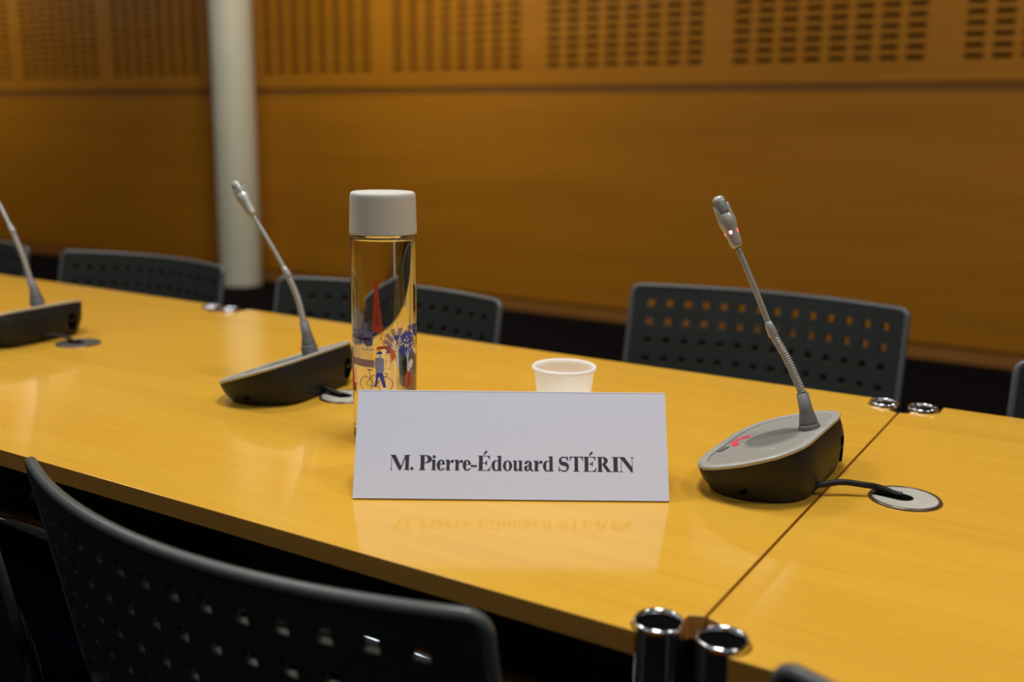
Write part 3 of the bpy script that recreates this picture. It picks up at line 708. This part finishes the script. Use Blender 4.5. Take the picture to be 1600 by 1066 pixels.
    tube(bm, dens, rr, 16); link('flexible_neck', bm, M['neck'], t, smooth=True)
    e = N3[4]; d_ = (N3[5] - N3[4]).normalized()
    bm = bmesh.new(); tube(bm, [e - d_ * .003, e, e + d_ * .007, e + d_ * .012, e + d_ * .013], [.0044, .0047, .0045, .0036, .0030], 20); link('neck_joint', bm, M['neck'], t, smooth=True)
    rod = spline(N3[4:7], 10)
    bm = bmesh.new(); tube(bm, rod, .0029, 16); link('neck_rod', bm, M['neck'], t, smooth=True)
    # head
    h0 = N3[6]; ax = (N3[7] - N3[6]).normalized(); HLN = (N3[7] - N3[6]).length
    hd = bpy.data.objects.new('microphone_head', None)
    Q = ax.to_track_quat('Z', 'Y')
    prof = [(0, -.001), (.0038, -.001), (.0052, .001), (.0060, .006), (.0062, .012), (.0064, .0155), (.0066, .0200), (.0078, .026), (.0084, .031), (.0080, .036), (.0074, .040), (.0, .040)]
    sc = HLN / .062
    bm = bmesh.new(); lathe(bm, [(r * 1.08, z * sc) for r, z in prof], 36)
    hd = link('microphone_head', bm, M['head'], t, smooth=True, bevel=.0004, angle=50); hd.location = h0; hd.rotation_mode = 'QUATERNION'; hd.rotation_quaternion = Q
    bm = bmesh.new(); lathe(bm, [(0, .034 * sc), (.0068, .034 * sc), (.0070, .045 * sc), (.0068, .056 * sc), (.0058, .0605 * sc), (.0035, .0628 * sc), (0, .0634 * sc)], 32)
    gm = link('capsule_grille', bm, M['head'], hd, smooth=True)
    bm = bmesh.new()
    for i in range(9):
        z = (.0400 + i * .0022) * sc; r = .0070 + .0001 if z < .056 * sc else .0065
        for j in range(20):
            a = 2 * PI * (j + .5 * (i % 2)) / 20; w_ = .085
            v = [bm.verts.new((r * math.cos(a + da), r * math.sin(a + da), z + dz)) for da, dz in ((-w_, 0), (0, -.0008), (w_, 0), (0, .0008))]
            bm.faces.new(v)
    o = link('capsule_holes', bm, M['hole'], hd); o['kind'] = 'stuff'
    # two side cheeks of the capsule housing
    vdir = Q.inverted() @ (Matrix.Rotation(-rz, 3, 'Z') @ Vector((-X0, -Y0, .25))); base_a = math.atan2(vdir.y, vdir.x)
    for sg in (base_a + 1.45, base_a - 1.45):
        bm = bmesh.new(); pts_ = []
        for q in range(9):
            a = sg + math.radians(-46 + 92 * q / 8); pts_.append(a)
        hgt = .055
        loops = []
        L0 = [(.0086 * math.cos(a), .0086 * math.sin(a), .031 * sc) for a in pts_] + [(.0070 * math.cos(a), .0070 * math.sin(a), .031 * sc) for a in pts_[::-1]]
        L1 = [(.0082 * math.cos(a), .0082 * math.sin(a), (.045 + .008 * math.cos((a - sg) * 2)) * sc) for a in pts_] + [(.0069 * math.cos(a), .0069 * math.sin(a), (.045 + .008 * math.cos((a - sg) * 2)) * sc) for a in pts_[::-1]]
        loft(bm, [L0, L1]); link('cheek', bm, M['head'], hd, smooth=False)
    for j in range(5):
        a = base_a + math.radians(-10 + j * 72)
        bm = bmesh.new(); ctr = Vector((.0063 * math.cos(a), .0063 * math.sin(a), .0185 * sc))
        rad = Vector((math.cos(a), math.sin(a), 0)); tan = Vector((-math.sin(a), math.cos(a), 0))
        ringv = []
        for rr_, dp in ((1, -.0004), (1, .0003), (.6, .0008)):
            ringv.append([tuple(ctr + rad * dp + tan * (.0021 * rr_ * math.cos(q * PI / 8)) + Vector((0, 0, .0034 * rr_ * math.sin(q * PI / 8)))) for q in range(16)])
        loft(bm, ringv); link('indicator_light', bm, (M['ledhot'] if j == 0 else M['led']) if lit else M['silver2'], hd, smooth=True)
    return t
n1 = [(-.258, .787), (-.263, .806), (-.268, .823), (-.284, .853), (-.301, .878), (-.3215, .9205), (-.342, .961), (-.3655, 1.0085)]
n2 = [(-.895, .791), (-.899, .811), (-.904, .827), (-.913, .856), (-.928, .884), (-.957, .922), (-.986, .957), (-1.016, .998)]
n3 = [(-1.460, .797), (-1.465, .817), (-1.472, .830), (-1.486, .865), (-1.507, .903), (-1.545, .955), (-1.575, .990), (-1.607, 1.030)]
microphone('desk microphone with glowing red ring on the gooseneck head, right of the name card', .983, n1, True)
microphone('unlit grey gooseneck desk microphone left of the glass bottle', .967, n2, False, .14)
microphone('unlit desk microphone cut off by the left frame edge', .967, n3, False, .10)

# ------------------------------------------------------------------ grommets and cables
def grommet(label, x, y, ang, group='cable grommets in the tabletops', dark=False):
    g = thing('cable_grommet', label, 'grommet', (x, y, ZT), ang, group)
    bm = bmesh.new(); lathe(bm, [(.0292, .0001), (.0292, .0016), (.0298, .0022), (.0318, .0020), (.0328, .0006), (.0328, .0001), (.0292, .0001)], 56); link('ring', bm, M['bronze'], g, smooth=True)
    # cover disc with a rounded slot reaching in from the rim (towards local -X)
    R0 = .0291; sw = .0105; sc_ = -.003
    out = []
    a0 = math.asin(sw / R0)
    n = 40
    for k in range(n + 1):
        a = -PI + a0 + (2 * PI - 2 * a0) * k / n; out.append((R0 * math.cos(a), R0 * math.sin(a)))
    for k in range(13):
        a = PI / 2 - PI * k / 12; out.append((sc_ + sw * math.cos(a), sw * math.sin(a)))
    bm = bmesh.new(); prism(bm, out, .0002, .0016); link('cover', bm, M['satin'] if not dark else M['darksatin'], g, bevel=.0003)
    sl = [(-R0 * .97, -sw), (sc_, -sw)] + [(sc_ + sw * math.cos(-PI / 2 + PI * k / 10), sw * math.sin(-PI / 2 + PI * k / 10)) for k in range(1, 10)] + [(sc_, sw), (-R0 * .97, sw)]
    bm = bmesh.new(); prism(bm, sl, .00015, .0007); link('opening', bm, M['hole'], g)
    return g
grommet('round satin metal cable grommet on the right-hand table by the lit microphone', -.162, .968, math.radians(-8))
grommet('round metal cable grommet half hidden behind the glass bottle', -.829, .958, math.radians(-8))
grommet('dark round cable grommet beside the leftmost microphone', -1.372, .972, math.radians(-8), dark=True)
def cable(label, pts, r=.0030):
    bm = bmesh.new(); tube(bm, spline(pts, 10), r, 12); o = link('microphone_cable', bm, M['black'], smooth=True)
    o['label'] = label; o['category'] = 'cable'; o['group'] = 'microphone cables'
cable('short black cable running from the lit microphone into the right grommet', [(-.243, .930, .7480), (-.233, .934, .7500), (-.215, .947, .7525), (-.198, .955, .7510), (-.186, .966, .7475), (-.172, .9695, .7432), (-.165, .970, .7427)])
cable('short black cable between the middle microphone and the grommet behind the bottle', [(-.880, .945, .7465), (-.868, .950, .7485), (-.856, .954, .7480), (-.842, .957, .7435), (-.834, .958, .7427)])
cable('thin dark cable running from the leftmost microphone into its grommet', [(-1.462, .935, .7465), (-1.440, .940, .7490), (-1.415, .955, .7510), (-1.396, .968, .7480), (-1.384, .972, .7432), (-1.376, .972, .7427)], .0024)

# ------------------------------------------------------------------ wall lamps above the picture (their thin arcs mirror in the lacquered tabletops)
M['lamp'] = mat('lamp_tube', (.9, .9, .85), .4, emit=(1, .93, .8), es=1.6)
LAMPS = (([(-8.44, 2.68), (-8.2, 2.63), (-7.87, 2.54), (-7.56, 2.45), (-7.34, 2.37)], [(-7.83, 2.55), (-8.0, 2.86), (-8.2, 3.07)], 'curved wall lamp at the far left end of the back wall'),
         ([(-5.55, 2.62), (-5.36, 2.67), (-5.11, 2.66), (-4.98, 2.63), (-4.77, 2.50)], [(-4.77, 2.50), (-4.86, 2.69), (-4.98, 2.95)], 'curved wall lamp beside the round column'),
         ([(-1.95, 2.62), (-1.76, 2.69), (-1.55, 2.70), (-1.40, 2.67)], [(-1.40, 2.67), (-1.50, 2.82), (-1.63, 2.99)], 'curved wall lamp on the right part of the back wall'))
for arc_, leg_, lab in LAMPS:
    c0 = Vector((arc_[2][0], WY - .06, arc_[2][1]))
    t = thing('wall_lamp', lab, 'lamp', c0)
    bm = bmesh.new(); tube(bm, spline([Vector((x, WY - .06, z)) - c0 for x, z in arc_], 6), .016, 10); link('arc_tube', bm, M['lamp'], t, smooth=True)
    bm = bmesh.new(); tube(bm, spline([Vector((x, WY - .06, z)) - c0 for x, z in leg_], 6), .016, 10); link('straight_tube', bm, M['lamp'], t, smooth=True)
    bm = bmesh.new(); box(bm, (-.03, .0, -.03), (.03, .07, .03)); link('bracket', bm, M['greymetal'], t)
